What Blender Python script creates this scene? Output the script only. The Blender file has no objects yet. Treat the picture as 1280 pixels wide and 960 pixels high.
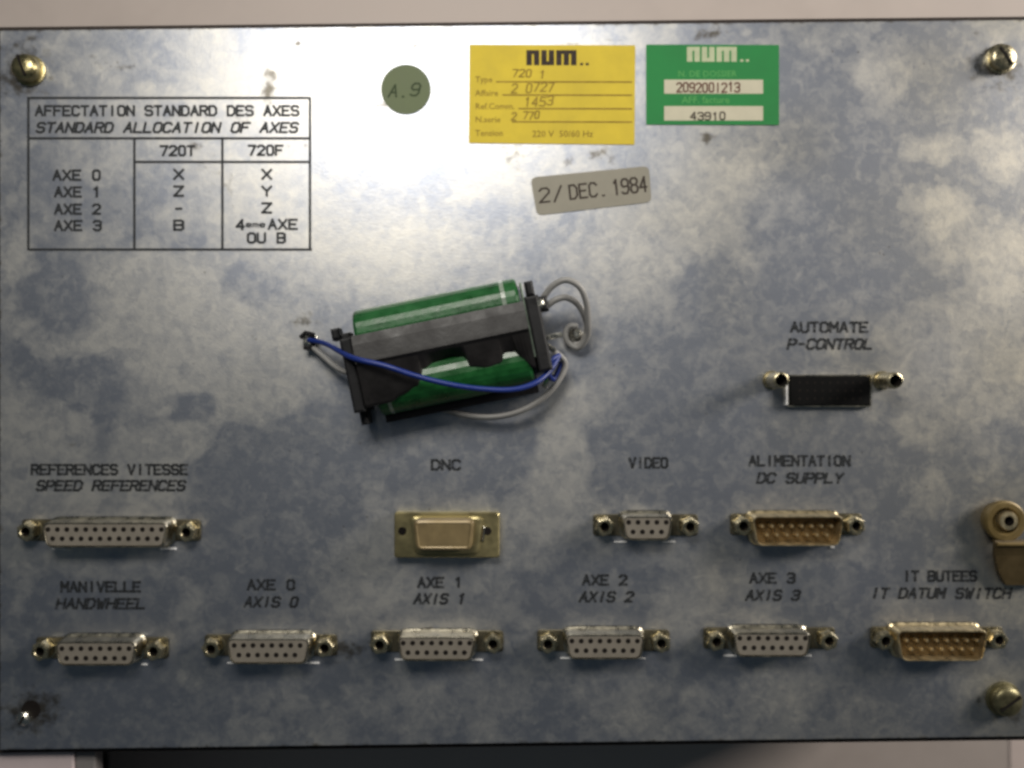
import bpy, bmesh, math, random
import numpy as np
from mathutils import Vector

# ------------------------------------------------------------------ units
P = 0.000244            # metres per unit: the panel is about 31 cm wide, 1 unit = 0.244 mm
D = 1000.0              # camera distance in units
scene = bpy.context.scene
COL = scene.collection
R = math.radians
random.seed(4)

def at(px, py, h=0.0):
    k = (D - h) / D
    return ((px - 640) * k, (480 - py) * k, h)

# ------------------------------------------------------------------ camera, light, exposure
cam = bpy.data.cameras.new('camera'); co = bpy.data.objects.new('camera', cam); COL.objects.link(co)
co.location = (0, 0, D * P); cam.sensor_width = 36; cam.lens = 36 * D / 1280.0
cam.clip_start = 0.005; cam.clip_end = 20
cam.dof.use_dof = True; cam.dof.focus_distance = 0.93 * D * P; cam.dof.aperture_fstop = 5.0
scene.camera = co
scene.render.engine = 'CYCLES'
scene.render.resolution_x = 1024; scene.render.resolution_y = 768
scene.cycles.filter_width = 2.9
scene.view_settings.view_transform = 'Standard'
scene.view_settings.look = 'None'; scene.view_settings.exposure = 0; scene.view_settings.gamma = 1

w = bpy.data.worlds.new('World'); scene.world = w; w.use_nodes = True
w.node_tree.nodes['Background'].inputs[0].default_value = (0.66, 0.85, 1.0, 1)
w.node_tree.nodes['Background'].inputs[1].default_value = 0.055

def area(name, loc, target, sx, sy, watts, col):
    l = bpy.data.lights.new(name, 'AREA'); l.shape = 'RECTANGLE'
    l.size = sx * P; l.size_y = sy * P; l.energy = watts; l.color = col
    o = bpy.data.objects.new(name, l); COL.objects.link(o)
    o.location = Vector(loc) * P
    d = Vector(target) * P - o.location
    o.rotation_euler = d.to_track_quat('-Z', 'Y').to_euler()
    return o
area('ceiling_lamp', (-245, 860, 1120), (-30, 0, 0), 760, 360, 0.94, (1.0, 0.955, 0.88))
area('window_light', (3500, 1350, 1150), (0, 0, 0), 1100, 1100, 9.2, (1.0, 0.93, 0.85))

# ------------------------------------------------------------------ materials
def new_mat(name):
    m = bpy.data.materials.new(name); m.use_nodes = True
    nt = m.node_tree; b = nt.nodes['Principled BSDF']
    return m, nt, b

def mat(name, col, rough=0.5, metal=0.0, var=0.18, scale=0.06, bump=0.0, rvar=0.12, spec=0.5, coat=0.0, tint=None):
    m, nt, b = new_mat(name); N = nt.nodes; L = nt.links
    tc = N.new('ShaderNodeTexCoord'); mp = N.new('ShaderNodeMapping')
    mp.inputs['Scale'].default_value = (1 / P, 1 / P, 1 / P)
    L.new(tc.outputs['Object'], mp.inputs['Vector'])
    n = N.new('ShaderNodeTexNoise'); n.inputs['Scale'].default_value = scale
    n.inputs['Detail'].default_value = 6; n.inputs['Roughness'].default_value = 0.65
    L.new(mp.outputs[0], n.inputs['Vector'])
    cr = N.new('ShaderNodeValToRGB')
    t = tint or col
    cr.color_ramp.elements[0].position = 0.3; cr.color_ramp.elements[1].position = 0.72
    cr.color_ramp.elements[0].color = tuple(c * (1 - var) for c in t) + (1,)
    cr.color_ramp.elements[1].color = tuple(min(1, c * (1 + var)) for c in col) + (1,)
    L.new(n.outputs['Fac'], cr.inputs['Fac']); L.new(cr.outputs['Color'], b.inputs['Base Color'])
    mr = N.new('ShaderNodeMapRange'); mr.inputs['From Min'].default_value = 0.3; mr.inputs['From Max'].default_value = 0.7
    mr.inputs['To Min'].default_value = max(0.03, rough - rvar); mr.inputs['To Max'].default_value = min(1, rough + rvar)
    L.new(n.outputs['Fac'], mr.inputs['Value']); L.new(mr.outputs[0], b.inputs['Roughness'])
    b.inputs['Metallic'].default_value = metal
    b.inputs['Specular IOR Level'].default_value = spec
    b.inputs['Coat Weight'].default_value = coat
    if bump:
        bp = N.new('ShaderNodeBump'); bp.inputs['Strength'].default_value = bump; bp.inputs['Distance'].default_value = P * 2
        L.new(n.outputs['Fac'], bp.inputs['Height']); L.new(bp.outputs[0], b.inputs['Normal'])
    return m

M = {
 'table': mat('table_laminate', (0.45, 0.39, 0.355), 0.6, var=0.05, scale=0.01),
 'block': mat('pale_block', (0.52, 0.44, 0.44), 0.7, var=0.05, scale=0.02),
 'edge': mat('side_shade', (0.20, 0.185, 0.18), 0.7, var=0.05),
 'paper': mat('white_paper', (0.62, 0.52, 0.48), 0.7, var=0.03),
 'case': mat('case_paint', (0.030, 0.024, 0.021), 0.7, var=0.2, spec=0.15),
 'shell': mat('tinned_shell', (0.50, 0.46, 0.36), 0.30, 1.0, var=0.25, scale=0.08, bump=0.25),
 'gold': mat('gold_chromate', (0.66, 0.55, 0.34), 0.34, 0.9, var=0.3, scale=0.1, bump=0.2),
 'plugfloor': mat('plug_floor', (0.16, 0.105, 0.045), 0.5, 0.3, var=0.3, scale=0.1),
 'pin': mat('gold_pin', (0.85, 0.68, 0.40), 0.3, 0.85, var=0.2, scale=0.2),
 'flange': mat('dull_flange', (0.11, 0.098, 0.066), 0.45, 0.7, var=0.3, scale=0.06),
 'olive': mat('olive_chromate', (0.32, 0.275, 0.14), 0.38, 0.75, var=0.2, scale=0.05, bump=0.2),
 'tan': mat('tan_cover', (0.24, 0.18, 0.085), 0.40, 0.3, var=0.14, scale=0.03, tint=(0.22, 0.165, 0.085)),
 'insert': mat('connector_insert', (0.19, 0.17, 0.14), 0.6, var=0.12, scale=0.05, spec=0.3),
 'hole': mat('hole_black', (0.012, 0.010, 0.009), 0.8, spec=0.1),
 'post': mat('yellow_zinc', (0.50, 0.44, 0.29), 0.27, 0.95, var=0.25, scale=0.12, bump=0.3),
 'brass': mat('brass_screw', (0.42, 0.36, 0.19), 0.33, 1.0, var=0.3, scale=0.09, bump=0.4),
 'dullbrass': mat('dull_brass', (0.20, 0.18, 0.10), 0.38, 0.8, var=0.35, scale=0.08, bump=0.4),
 'nickel': mat('nickel', (0.62, 0.60, 0.53), 0.25, 1.0, var=0.2, scale=0.1, bump=0.3),
 'bright': mat('cut_edge_glint', (0.9, 0.89, 0.86), 0.5, 0.0, var=0.3, scale=0.10),
 'lug': mat('brown_lug', (0.15, 0.105, 0.035), 0.45, 0.3, var=0.2, scale=0.04),
 'lugdark': mat('brown_lug_strap', (0.075, 0.052, 0.02), 0.45, 0.3, var=0.3, scale=0.03),
 'yellow': mat('yellow_label', (0.56, 0.43, 0.05), 0.75, var=0.10, scale=0.02, spec=0.15),
 'green': mat('green_label', (0.03, 0.20, 0.06), 0.75, var=0.08, scale=0.02, spec=0.15),
 'cream': mat('cream_field', (0.50, 0.47, 0.36), 0.75, var=0.05, spec=0.15),
 'creamink': mat('cream_print', (0.42, 0.46, 0.30), 0.75, var=0.1, spec=0.15),
 'paleg': mat('pale_green_print', (0.10, 0.33, 0.10), 0.75, spec=0.15),
 'greydate': mat('grey_date_label', (0.26, 0.245, 0.20), 0.7, var=0.07, scale=0.04, spec=0.2),
 'dot': mat('olive_dot_label', (0.125, 0.15, 0.085), 0.7, var=0.08, scale=0.03, spec=0.2),
 'ochreink': mat('ochre_print', (0.24, 0.165, 0.035), 0.8, var=0.3, scale=0.1, spec=0.1),
 'darkink': mat('dark_print', (0.045, 0.035, 0.03), 0.8, var=0.3, scale=0.1, spec=0.1),
 'redink': mat('red_brown_stamp', (0.10, 0.04, 0.03), 0.8, var=0.3, spec=0.1),
 'dotink': mat('dark_green_pen', (0.04, 0.055, 0.03), 0.8, spec=0.1),
 'cell': mat('green_cell_sleeve', (0.008, 0.072, 0.016), 0.32, 0.0, var=0.45, scale=0.04, spec=0.42, bump=0.35),
 'black': mat('black_plastic', (0.012, 0.011, 0.012), 0.5, var=0.2, scale=0.05, bump=0.2, spec=0.22),
 'cover': mat('bridge_plastic', (0.011, 0.010, 0.010), 0.42, var=0.4, scale=0.03, bump=0.3, spec=0.27),
 'cradle': mat('grey_black_cradle', (0.009, 0.009, 0.010), 0.5, var=0.25, scale=0.04, bump=0.3, spec=0.3),
 'socket': mat('black_socket', (0.005, 0.005, 0.005), 0.7, var=0.2, spec=0.08),
 'tape_glint': mat('tape_and_glint', (0.20, 0.25, 0.20), 0.25, var=0.3, scale=0.12, coat=0.4),
 'gwire': mat('grey_wire', (0.24, 0.235, 0.225), 0.45, var=0.1),
 'bwire': mat('blue_wire', (0.006, 0.022, 0.16), 0.42, var=0.12),
}

def ink_mat():
    m, nt, b = new_mat('panel_print'); N = nt.nodes; L = nt.links
    b.inputs['Base Color'].default_value = (0.018, 0.020, 0.022, 1); b.inputs['Roughness'].default_value = 0.65
    b.inputs['Specular IOR Level'].default_value = 0.25
    tc = N.new('ShaderNodeTexCoord'); mp = N.new('ShaderNodeMapping'); mp.inputs['Scale'].default_value = (1 / P,) * 3
    L.new(tc.outputs['Object'], mp.inputs['Vector'])
    n = N.new('ShaderNodeTexNoise'); n.inputs['Scale'].default_value = 0.22; n.inputs['Detail'].default_value = 3
    L.new(mp.outputs[0], n.inputs['Vector'])
    cr = N.new('ShaderNodeValToRGB'); cr.color_ramp.elements[0].position = 0.42; cr.color_ramp.elements[1].position = 0.56
    cr.color_ramp.elements[0].color = (0.42, 0.42, 0.42, 1)
    L.new(n.outputs['Fac'], cr.inputs['Fac'])
    L.new(cr.outputs['Color'], b.inputs['Alpha'])
    return m
M['ink'] = ink_mat()
M['inksolid'] = mat('table_print', (0.022, 0.024, 0.026), 0.65, var=0.3, scale=0.2, spec=0.25)

def panel_mat():
    m, nt, b = new_mat('weathered_zinc_sheet'); N = nt.nodes; L = nt.links
    tc = N.new('ShaderNodeTexCoord'); mp = N.new('ShaderNodeMapping'); mp.inputs['Scale'].default_value = (1 / P,) * 3
    L.new(tc.outputs['Object'], mp.inputs['Vector'])
    def noise(scale, detail, rough=0.6, dist=0.0):
        n = N.new('ShaderNodeTexNoise'); n.inputs['Scale'].default_value = scale; n.inputs['Detail'].default_value = detail
        n.inputs['Roughness'].default_value = rough; n.inputs['Distortion'].default_value = dist
        L.new(mp.outputs[0], n.inputs['Vector']); return n.outputs['Fac']
    def math_(op, a, b_, clamp=False):
        x = N.new('ShaderNodeMath'); x.operation = op; x.use_clamp = clamp
        for i, v in enumerate((a, b_)):
            if isinstance(v, (int, float)): x.inputs[i].default_value = v
            else: L.new(v, x.inputs[i])
        return x.outputs[0]
    def ramp(v, a, c, lo=0.0, hi=1.0):
        r = N.new('ShaderNodeMapRange'); r.interpolation_type = 'SMOOTHSTEP'
        r.inputs['From Min'].default_value = a; r.inputs['From Max'].default_value = c
        r.inputs['To Min'].default_value = lo; r.inputs['To Max'].default_value = hi
        L.new(v, r.inputs['Value']); return r.outputs[0]
    at_ = N.new('ShaderNodeAttribute'); at_.attribute_name = 'stain_and_light'
    sep = N.new('ShaderNodeSeparateColor'); L.new(at_.outputs['Color'], sep.inputs[0])
    s, dirt, warm = sep.outputs[0], sep.outputs[1], sep.outputs[2]
    n1 = noise(0.013, 3, 0.5, 0.4); n2 = noise(0.075, 5, 0.6); n3 = noise(0.35, 3, 0.6)
    # white bloom in water-mark patches with rather crisp edges, several overlapping levels
    v = math_('ADD', s, math_('MULTIPLY', math_('SUBTRACT', n1, 0.5), 0.30))
    v2 = math_('ADD', v, math_('MULTIPLY', math_('SUBTRACT', n2, 0.5), 0.26))
    a1 = ramp(v, 0.40, 0.58); a2 = ramp(v2, 0.39, 0.48); a3 = ramp(v2, 0.58, 0.63)
    bloom = math_('ADD', math_('ADD', math_('MULTIPLY', a1, 0.42), math_('MULTIPLY', a2, 0.28)), math_('MULTIPLY', a3, 0.22))
    bloom = math_('ADD', bloom, math_('MULTIPLY', math_('SUBTRACT', n3, 0.5), 0.22), True)
    n4 = noise(0.048, 6, 0.72, 0.4)
    n5 = noise(0.033, 3, 0.5, 1.2)
    mott = math_('ADD', math_('ADD', ramp(n4, 0.47, 0.51, -0.04, 0.04), ramp(n5, 0.53, 0.58, -0.07, 0.07)), ramp(n4, 0.36, 0.64, -0.09, 0.09))
    mott = math_('ADD', mott, math_('MULTIPLY', math_('SUBTRACT', noise(0.16, 4, 0.7), 0.5), 0.30))
    bloom = math_('ADD', bloom, math_('MULTIPLY', mott, 1.2))
    # small frosty lobes, like dried water marks on the spangle
    wn = N.new('ShaderNodeTexNoise'); wn.inputs['Scale'].default_value = 0.06; wn.inputs['Detail'].default_value = 4
    L.new(mp.outputs[0], wn.inputs['Vector'])
    wv = N.new('ShaderNodeVectorMath'); wv.operation = 'MULTIPLY_ADD'; wv.inputs[1].default_value = (30, 30, 0)
    L.new(wn.outputs['Color'], wv.inputs[0]); L.new(mp.outputs[0], wv.inputs[2])
    bloom = math_('ADD', math_('MULTIPLY', bloom, 0.72), 0.15)
    for sc, am in ((0.085, 0.26), (0.035, 0.20), (0.20, 0.20)):
        vv = N.new('ShaderNodeTexVoronoi'); vv.inputs['Scale'].default_value = sc; L.new(wv.outputs[0], vv.inputs['Vector'])
        vc = N.new('ShaderNodeSeparateColor'); L.new(vv.outputs['Color'], vc.inputs[0])
        bloom = math_('ADD', bloom, math_('MULTIPLY', math_('SUBTRACT', vc.outputs[0], 0.5), am))
    bloom = math_('ADD', bloom, 0.0, True)
    mix = N.new('ShaderNodeMix'); mix.data_type = 'RGBA'
    mix.inputs[6].default_value = (0.33, 0.352, 0.405, 1); mix.inputs[7].default_value = (0.575, 0.565, 0.54, 1)
    L.new(bloom, mix.inputs[0])
    wm = N.new('ShaderNodeMix'); wm.data_type = 'RGBA'; wm.blend_type = 'MULTIPLY'
    wm.inputs[7].default_value = (1.0, 0.95, 0.82, 1); L.new(warm, wm.inputs[0]); L.new(mix.outputs[2], wm.inputs[6])
    dm = N.new('ShaderNodeMix'); dm.data_type = 'RGBA'; dm.inputs[7].default_value = (0.085, 0.070, 0.045, 1)
    dsel = math_('MULTIPLY', ramp(math_('ADD', dirt, math_('MULTIPLY', math_('SUBTRACT', n2, 0.5), 1.1)), 0.22, 0.60), 0.85)
    # scattered fine specks
    vo = N.new('ShaderNodeTexVoronoi'); vo.inputs['Scale'].default_value = 0.045; L.new(mp.outputs[0], vo.inputs['Vector'])
    sp = ramp(vo.outputs['Distance'], 0.035, 0.085, 1.0, 0.0)
    sp = math_('MULTIPLY', sp, ramp(n1, 0.50, 0.62, 0.0, 0.45))
    L.new(math_('MAXIMUM', dsel, sp), dm.inputs[0]); L.new(wm.outputs[2], dm.inputs[6])
    L.new(dm.outputs[2], b.inputs['Base Color'])
    rr = N.new('ShaderNodeMapRange'); rr.inputs['To Min'].default_value = 0.43; rr.inputs['To Max'].default_value = 0.48
    L.new(bloom, rr.inputs['Value']); L.new(rr.outputs[0], b.inputs['Roughness'])
    mm = N.new('ShaderNodeMapRange'); mm.inputs['To Min'].default_value = 0.91; mm.inputs['To Max'].default_value = 0.86
    L.new(bloom, mm.inputs['Value']); L.new(mm.outputs[0], b.inputs['Metallic'])
    bp = N.new('ShaderNodeBump'); bp.inputs['Strength'].default_value = 0.10; bp.inputs['Distance'].default_value = P * 1.5
    L.new(math_('ADD', n2, n3), bp.inputs['Height']); L.new(bp.outputs[0], b.inputs['Normal'])
    return m
M['panel'] = panel_mat()

# ------------------------------------------------------------------ mesh helpers (everything in units, scaled by P on building)
def mesh_from(name, verts, faces, mats, mi=None, smooth=False):
    me = bpy.data.meshes.new(name)
    me.from_pydata([(x * P, y * P, z * P) for x, y, z in verts], [], faces)
    for m in (mats if isinstance(mats, (list, tuple)) else [mats]): me.materials.append(m)
    if mi:
        for p_, k in zip(me.polygons, mi): p_.material_index = k
    if smooth: me.shade_smooth()
    me.update(); return me

def obj(name, me, parent=None, loc=(0, 0, 0), rotz=0.0, label=None):
    o = bpy.data.objects.new(name, me); COL.objects.link(o)
    o.location = (loc[0] * P, loc[1] * P, loc[2] * P); o.rotation_euler = (0, 0, rotz)
    if parent: o.parent = parent
    if label: o['label'] = label
    return o

class MB:
    def __init__(s): s.v = []; s.f = []; s.mi = []
    def add(s, vs, fs, mi=0):
        b = len(s.v); s.v += [tuple(v) for v in vs]; s.f += [tuple(i + b for i in f) for f in fs]; s.mi += [mi] * len(fs)
    def loft(s, rings, cap0=False, cap1=True, mi=0):
        n = len(rings[0]); vs = [v for r in rings for v in r]; fs = []
        for k in range(len(rings) - 1):
            for i in range(n):
                j = (i + 1) % n
                fs.append((k * n + i, k * n + j, (k + 1) * n + j, (k + 1) * n + i))
        if cap0: fs.append(tuple(reversed(range(n))))
        if cap1: fs.append(tuple((len(rings) - 1) * n + i for i in range(n)))
        s.add(vs, fs, mi)
    def box(s, x0, x1, y0, y1, z0, z1, bev=0.0, mi=0):
        def ring(e, z): return [(x0 + e, y0 + e, z), (x1 - e, y0 + e, z), (x1 - e, y1 - e, z), (x0 + e, y1 - e, z)]
        if bev: s.loft([ring(0, z0), ring(0, z1 - bev), ring(bev * .35, z1 - bev * .3), ring(bev, z1)], True, True, mi)
        else: s.loft([ring(0, z0), ring(0, z1)], True, True, mi)
    def tube(s, pts, r, n=8, mi=0):
        pts = [Vector(p) for p in pts]; rings = []
        up = Vector((0.1, 0.2, 1)).normalized()
        for i, p in enumerate(pts):
            t = (pts[min(i + 1, len(pts) - 1)] - pts[max(i - 1, 0)]).normalized()
            a = t.cross(up).normalized(); b = t.cross(a).normalized()
            rings.append([tuple(p + (a * math.cos(2 * math.pi * k / n) + b * math.sin(2 * math.pi * k / n)) * r) for k in range(n)])
        s.loft(rings, True, True, mi)
    def build(s, name, mats, parent=None, loc=(0, 0, 0), rotz=0, label=None, smooth=False, link=True):
        me = mesh_from(name, s.v, s.f, mats, s.mi, smooth)
        bm = bmesh.new(); bm.from_mesh(me); bmesh.ops.recalc_face_normals(bm, faces=bm.faces); bm.to_mesh(me); bm.free()
        return obj(name, me, parent, loc, rotz, label) if link else me

def circ(r, z, n=20, cx=0, cy=0, ph=0.0):
    return [(cx + r * math.cos(2 * math.pi * i / n + ph), cy + r * math.sin(2 * math.pi * i / n + ph), z) for i in range(n)]

def dprof(wt, wb, h, r, z, off=0.0, seg=4, cx=0, cy=0):
    """rounded trapezoid, wide side up"""
    wt += 2 * off; wb += 2 * off; h += 2 * off; r = max(1, r + off)
    c = [(-wb / 2, -h / 2), (wb / 2, -h / 2), (wt / 2, h / 2), (-wt / 2, h / 2)]
    out = []
    for i in range(4):
        p = Vector(c[i]); a = (Vector(c[i - 1]) - p).normalized(); b = (Vector(c[(i + 1) % 4]) - p).normalized()
        p0 = p + a * r; p1 = p + b * r
        for k in range(seg + 1):
            t = k / seg
            q = p0 * (1 - t) ** 2 + p * 2 * t * (1 - t) + p1 * t * t
            out.append((cx + q.x, cy + q.y, z))
    return out

def smooth_path(pts, per=10):
    pts = [Vector(p) for p in pts]; out = []
    for i in range(len(pts) - 1):
        p0 = pts[max(i - 1, 0)]; p1 = pts[i]; p2 = pts[i + 1]; p3 = pts[min(i + 2, len(pts) - 1)]
        for k in range(per):
            t = k / per
            out.append(0.5 * ((2 * p1) + (p2 - p0) * t + (2 * p0 - 5 * p1 + 4 * p2 - p3) * t * t + (3 * p1 - p0 - 3 * p2 + p3) * t ** 3))
    out.append(pts[-1]); return out

def rr(x0, x1, y0, y1, r, z):
    return dprof(x1 - x0, x1 - x0, y1 - y0, r, z, cx=(x0 + x1) / 2, cy=(y0 + y1) / 2)

def empty(name, loc=(0, 0, 0), parent=None, label=None, cat=None):
    o = bpy.data.objects.new(name, None); COL.objects.link(o); o.location = tuple(c * P for c in loc)
    o.empty_display_size = 0.01
    if parent: o.parent = parent
    if label: o['label'] = label
    if cat: o['category'] = cat
    return o

# ------------------------------------------------------------------ the surface below
ZT = -300
b = MB(); b.box(-3400, 3400, -2600, 2600, ZT - 90, ZT)
t = b.build('table_top', M['table']); t['kind'] = 'structure'

b = MB(); b.box(-900, -556, -1000, -461, -40, -14, 2.0)
o = empty('pale_block', (-740, -730, ZT)); bb = b.build('top_slab', M['block'], o); bb.location = (740 * P, 730 * P, -ZT * P)
b = MB(); b.box(-555.5, -530, -1000, -461, -36, -17, 2.0); bb = b.build('side_shade', M['edge'], o); bb.location = (740 * P, 730 * P, -ZT * P)  # strip coloured grey to paint the shade on the block's side
b = MB(); b.box(-890, -655, -990, -475, ZT + 0.5, -40); bb = b.build('added_foot', M['case'], o); bb.location = (740 * P, 730 * P, -ZT * P)  # added unseen foot; the slab is raised to catch the ceiling lamp
o['label'] = 'pale pinkish grey block on the table at the lower left corner of the metal panel'; o['category'] = 'block'
b = MB(); b.box(809, 1250, -950, -560, ZT + 0.3, ZT + 1)
o = b.build('paper_sheet', M['paper'])
o['label'] = 'sliver of white paper lying on the table at the lower right corner'; o['category'] = 'paper'

# ------------------------------------------------------------------ the unit
unit = empty('control_unit', (0, 0, ZT), None,
    'grey metal electronics unit, its weathered zinc connector panel facing up, lying on the table', 'electronics unit')
def U(o):      # parent keeping the world place (the empty sits on the table)
    o.parent = unit; o.location.z -= ZT * P; return o

# panel corners (left top, right top, right bottom, left bottom) in picture units at z = 0
XL, XR = -640.0, 664.0
def ytop(x): return 441.5 + (x + 640) * 0.0105
def ybot(x): return -457.0 + (x + 640) * 0.0130
b = MB()
def casering(e, z): return [(XL - 1 - e, ybot(XL) - e, z), (XR + e, ybot(XR) - e, z), (XR + e, ytop(XR) + e, z), (XL - 1 - e, ytop(XL) + e, z)]
b.loft([casering(8.5, ZT + 0.5), casering(8.5, -9), casering(7.5, -7)], True, True)
U(b.build('case', M['case']))

# ---- numpy value noise for the large stains of the sheet
rng = np.random.RandomState(11)
def vnoise(X, Y, cell, seed):
    g = np.random.RandomState(seed).rand(64, 64)
    x = X / cell + 20; y = Y / cell + 20
    xi = np.floor(x).astype(int); yi = np.floor(y).astype(int); fx = x - xi; fy = y - yi
    fx = fx * fx * (3 - 2 * fx); fy = fy * fy * (3 - 2 * fy)
    G = lambda a, c: g[a % 64, c % 64]
    return (G(xi, yi) * (1 - fx) + G(xi + 1, yi) * fx) * (1 - fy) + (G(xi, yi + 1) * (1 - fx) + G(xi + 1, yi + 1) * fx) * fy
NX, NY = 330, 230
us = np.linspace(0, 1, NX); vs_ = np.linspace(0, 1, NY)
UU, VV = np.meshgrid(us, vs_)
XX = XL + UU * (XR - XL); YB = ybot(XX); YT = ytop(XX); YY = YB + VV * (YT - YB)
PX = XX + 640; PY = 480 - YY
wx = (vnoise(PX, PY, 60, 1) - .5) * 44 + (vnoise(PX, PY, 24, 2) - .5) * 20
wy = (vnoise(PX, PY, 60, 3) - .5) * 44 + (vnoise(PX, PY, 24, 4) - .5) * 20
QX = PX + wx; QY = PY + wy
S = np.full_like(PX, 0.44)
# (x, y, rx, ry, amount): + pale bloom, - bare bluish sheet
BL = [(300, 470, 85, 75, .34), (250, 390, 110, 40, .16), (190, 430, 70, 60, .22), (90, 420, 70, 25, .15), (30, 560, 60, 70, .22),
      (200, 560, 60, 30, .26), (150, 600, 110, 30, .14), (30, 340, 30, 50, .2), (200, 350, 60, 25, .2), (450, 320, 120, 50, .18),
      (80, 370, 60, 40, -.25), (60, 470, 40, 35, -.2), (110, 500, 40, 60, -.2), (235, 500, 30, 35, -.3), (215, 535, 40, 12, -.2),
      (290, 570, 40, 40, -.3), (340, 620, 60, 60, -.22), (400, 560, 60, 60, -.24), (190, 400, 25, 35, -.2), (240, 440, 25, 20, -.2),
      (320, 350, 70, 30, -.08), (420, 620, 30, 40, -.12), (690, 600, 40, 75, .30), (640, 640, 70, 30, .18), (700, 540, 40, 40, .14),
      (560, 540, 120, 30, -.14), (540, 590, 70, 25, -.16), (470, 650, 40, 50, .10), (480, 740, 70, 60, .12), (300, 700, 80, 70, -.12),
      (360, 640, 16, 60, .10), (620, 720, 50, 50, .10), (680, 740, 50, 20, -.16), (200, 700, 40, 30, .05), (100, 700, 60, 16, .10),
      (20, 690, 18, 60, .10), (100, 770, 90, 60, -.16), (160, 870, 120, 60, -.20), (60, 900, 90, 60, -.16), (245, 862, 20, 14, .18),
      (300, 890, 60, 30, .06), (420, 815, 60, 30, -.24), (560, 880, 120, 40, .02), (780, 870, 40, 30, .14), (900, 730, 40, 30, .12),
      (860, 760, 40, 30, .2), (990, 860, 50, 30, .16), (1100, 850, 70, 40, -.08), (1230, 850, 40, 30, .22), (1250, 760, 40, 40, .16),
      (880, 680, 50, 30, .06), (850, 560, 110, 60, -.16), (930, 540, 60, 50, .02), (1000, 545, 90, 40, -.14), (860, 430, 60, 60, -.18),
      (1100, 600, 60, 50, -.12), (1150, 635, 35, 25, .22), (1140, 670, 60, 40, -.06), (1200, 540, 80, 60, .10), (1240, 450, 60, 90, .13),
      (1180, 400, 60, 80, .10), (1190, 270, 35, 30, .26), (1165, 190, 28, 20, .24), (1245, 190, 35, 35, .28), (1260, 330, 30, 60, .28),
      (1090, 95, 30, 50, .22), (1110, 340, 60, 35, -.26), (1010, 350, 60, 40, -.20), (1050, 200, 90, 70, -.10), (1010, 120, 40, 60, -.14),
      (1120, 130, 40, 40, -.14), (1240, 100, 40, 30, -.04), (1210, 230, 60, 25, -.10), (830, 290, 90, 60, .16), (900, 210, 70, 50, .18),
      (770, 350, 70, 50, .12), (1000, 420, 60, 30, -.06), (880, 350, 50, 50, -.08), (960, 450, 60, 40, -.06), (1060, 470, 50, 50, -.02),
      (1120, 470, 40, 40, .08), (20, 70, 40, 40, -.30), (110, 90, 60, 20, .05), (330, 110, 100, 60, .2), (330, 240, 80, 60, .1),
      (100, 250, 60, 30, -.12), (190, 260, 30, 30, -.1), (1000, 650, 70, 40, -.04), (1200, 700, 60, 40, .04), (740, 800, 60, 30, -.06),
      (690, 640, 30, 24, .18), (1050, 790, 60, 40, -.10), (650, 210, 60, 40, .1), (1000, 740, 80, 40, -.06), (940, 650, 60, 60, -.06)]
for x, y, rx, ry, a in BL:
    d = ((QX - x) / rx) ** 2 + ((QY - y) / ry) ** 2
    S += a * np.exp(-d ** 1.4)
S += (vnoise(PX, PY, 30, 5) - .5) * .10 + (vnoise(PX, PY, 11, 6) - .5) * .05
S = 0.44 + (S - 0.44) * np.where(PX < 760, 1.3, 1.0) + np.where(PX < 300, .03, 0) - np.clip((PX - 1050) / 200, 0, 1) * .05  # bloom raised at left, lowered at right to balance the lamps' brightness
DI = np.zeros_like(PX)
for x, y, rx, ry, a in [(30, 88, 38, 38, .55), (333, 118, 10, 22, .55), (250, 168, 25, 10, .30), (262, 215, 14, 40, .30), (248, 180, 14, 10, .4),
                        (1250, 85, 40, 34, .50), (1252, 880, 34, 30, .5), (890, 47, 26, 7, .6), (888, 168, 12, 8, .6), (478, 132, 16, 10, .45),
                        (515, 58, 10, 6, .45), (45, 890, 40, 36, .55), (385, 402, 26, 18, .42), (680, 32, 8, 5, .4), (376, 52, 4, 4, .8),
                        (430, 812, 50, 18, .48), (690, 165, 60, 6, .3), (710, 205, 10, 8, .5), (760, 190, 20, 12, .4), (125, 75, 16, 10, .38),
                        (640, 200, 20, 18, .30), (530, 792, 16, 4, .7), (800, 610, 50, 8, .2), (1235, 600, 20, 14, .2), (160, 84, 40, 10, .3), (620, 53, 20, 3, .4), (700, 52, 40, 3, .5), (770, 54, 15, 3, .5), (650, 184, 40, 3, .45), (745, 196, 16, 8, .4), (335, 95, 14, 14, .5), (365, 180, 30, 30, .2), (220, 164, 14, 6, .4), (885, 42, 30, 8, .35), (1230, 40, 30, 6, .3), (470, 545, 30, 20, .22), (560, 590, 60, 14, .2), (35, 50, 35, 8, .4), (55, 470, 10, 10, .35), (275, 235, 40, 45, .22), (300, 150, 20, 14, .26), (25, 60, 30, 16, .4), (90, 555, 14, 6, .3)]:
    d = ((PX + wx * .25 - x) / rx) ** 2 + ((PY + wy * .25 - y) / ry) ** 2
    DI = np.maximum(DI, a * np.exp(-d))
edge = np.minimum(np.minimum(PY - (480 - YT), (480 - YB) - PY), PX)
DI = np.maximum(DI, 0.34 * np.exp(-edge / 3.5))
WA = np.clip((PX - 900) / 380 * .7 + (vnoise(PX, PY, 90, 8) - .5) * .8, 0, 1)
verts = np.stack([XX, YY, np.zeros_like(XX)], -1).reshape(-1, 3)
idx = np.arange(NX * NY).reshape(NY, NX)
quads = np.stack([idx[:-1, :-1], idx[:-1, 1:], idx[1:, 1:], idx[1:, :-1]], -1).reshape(-1, 4)
nb = len(verts)
bv = np.array([(XL, ybot(XL), -6), (XR, ybot(XR), -6), (XR, ytop(XR), -6), (XL, ytop(XL), -6)])
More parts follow.
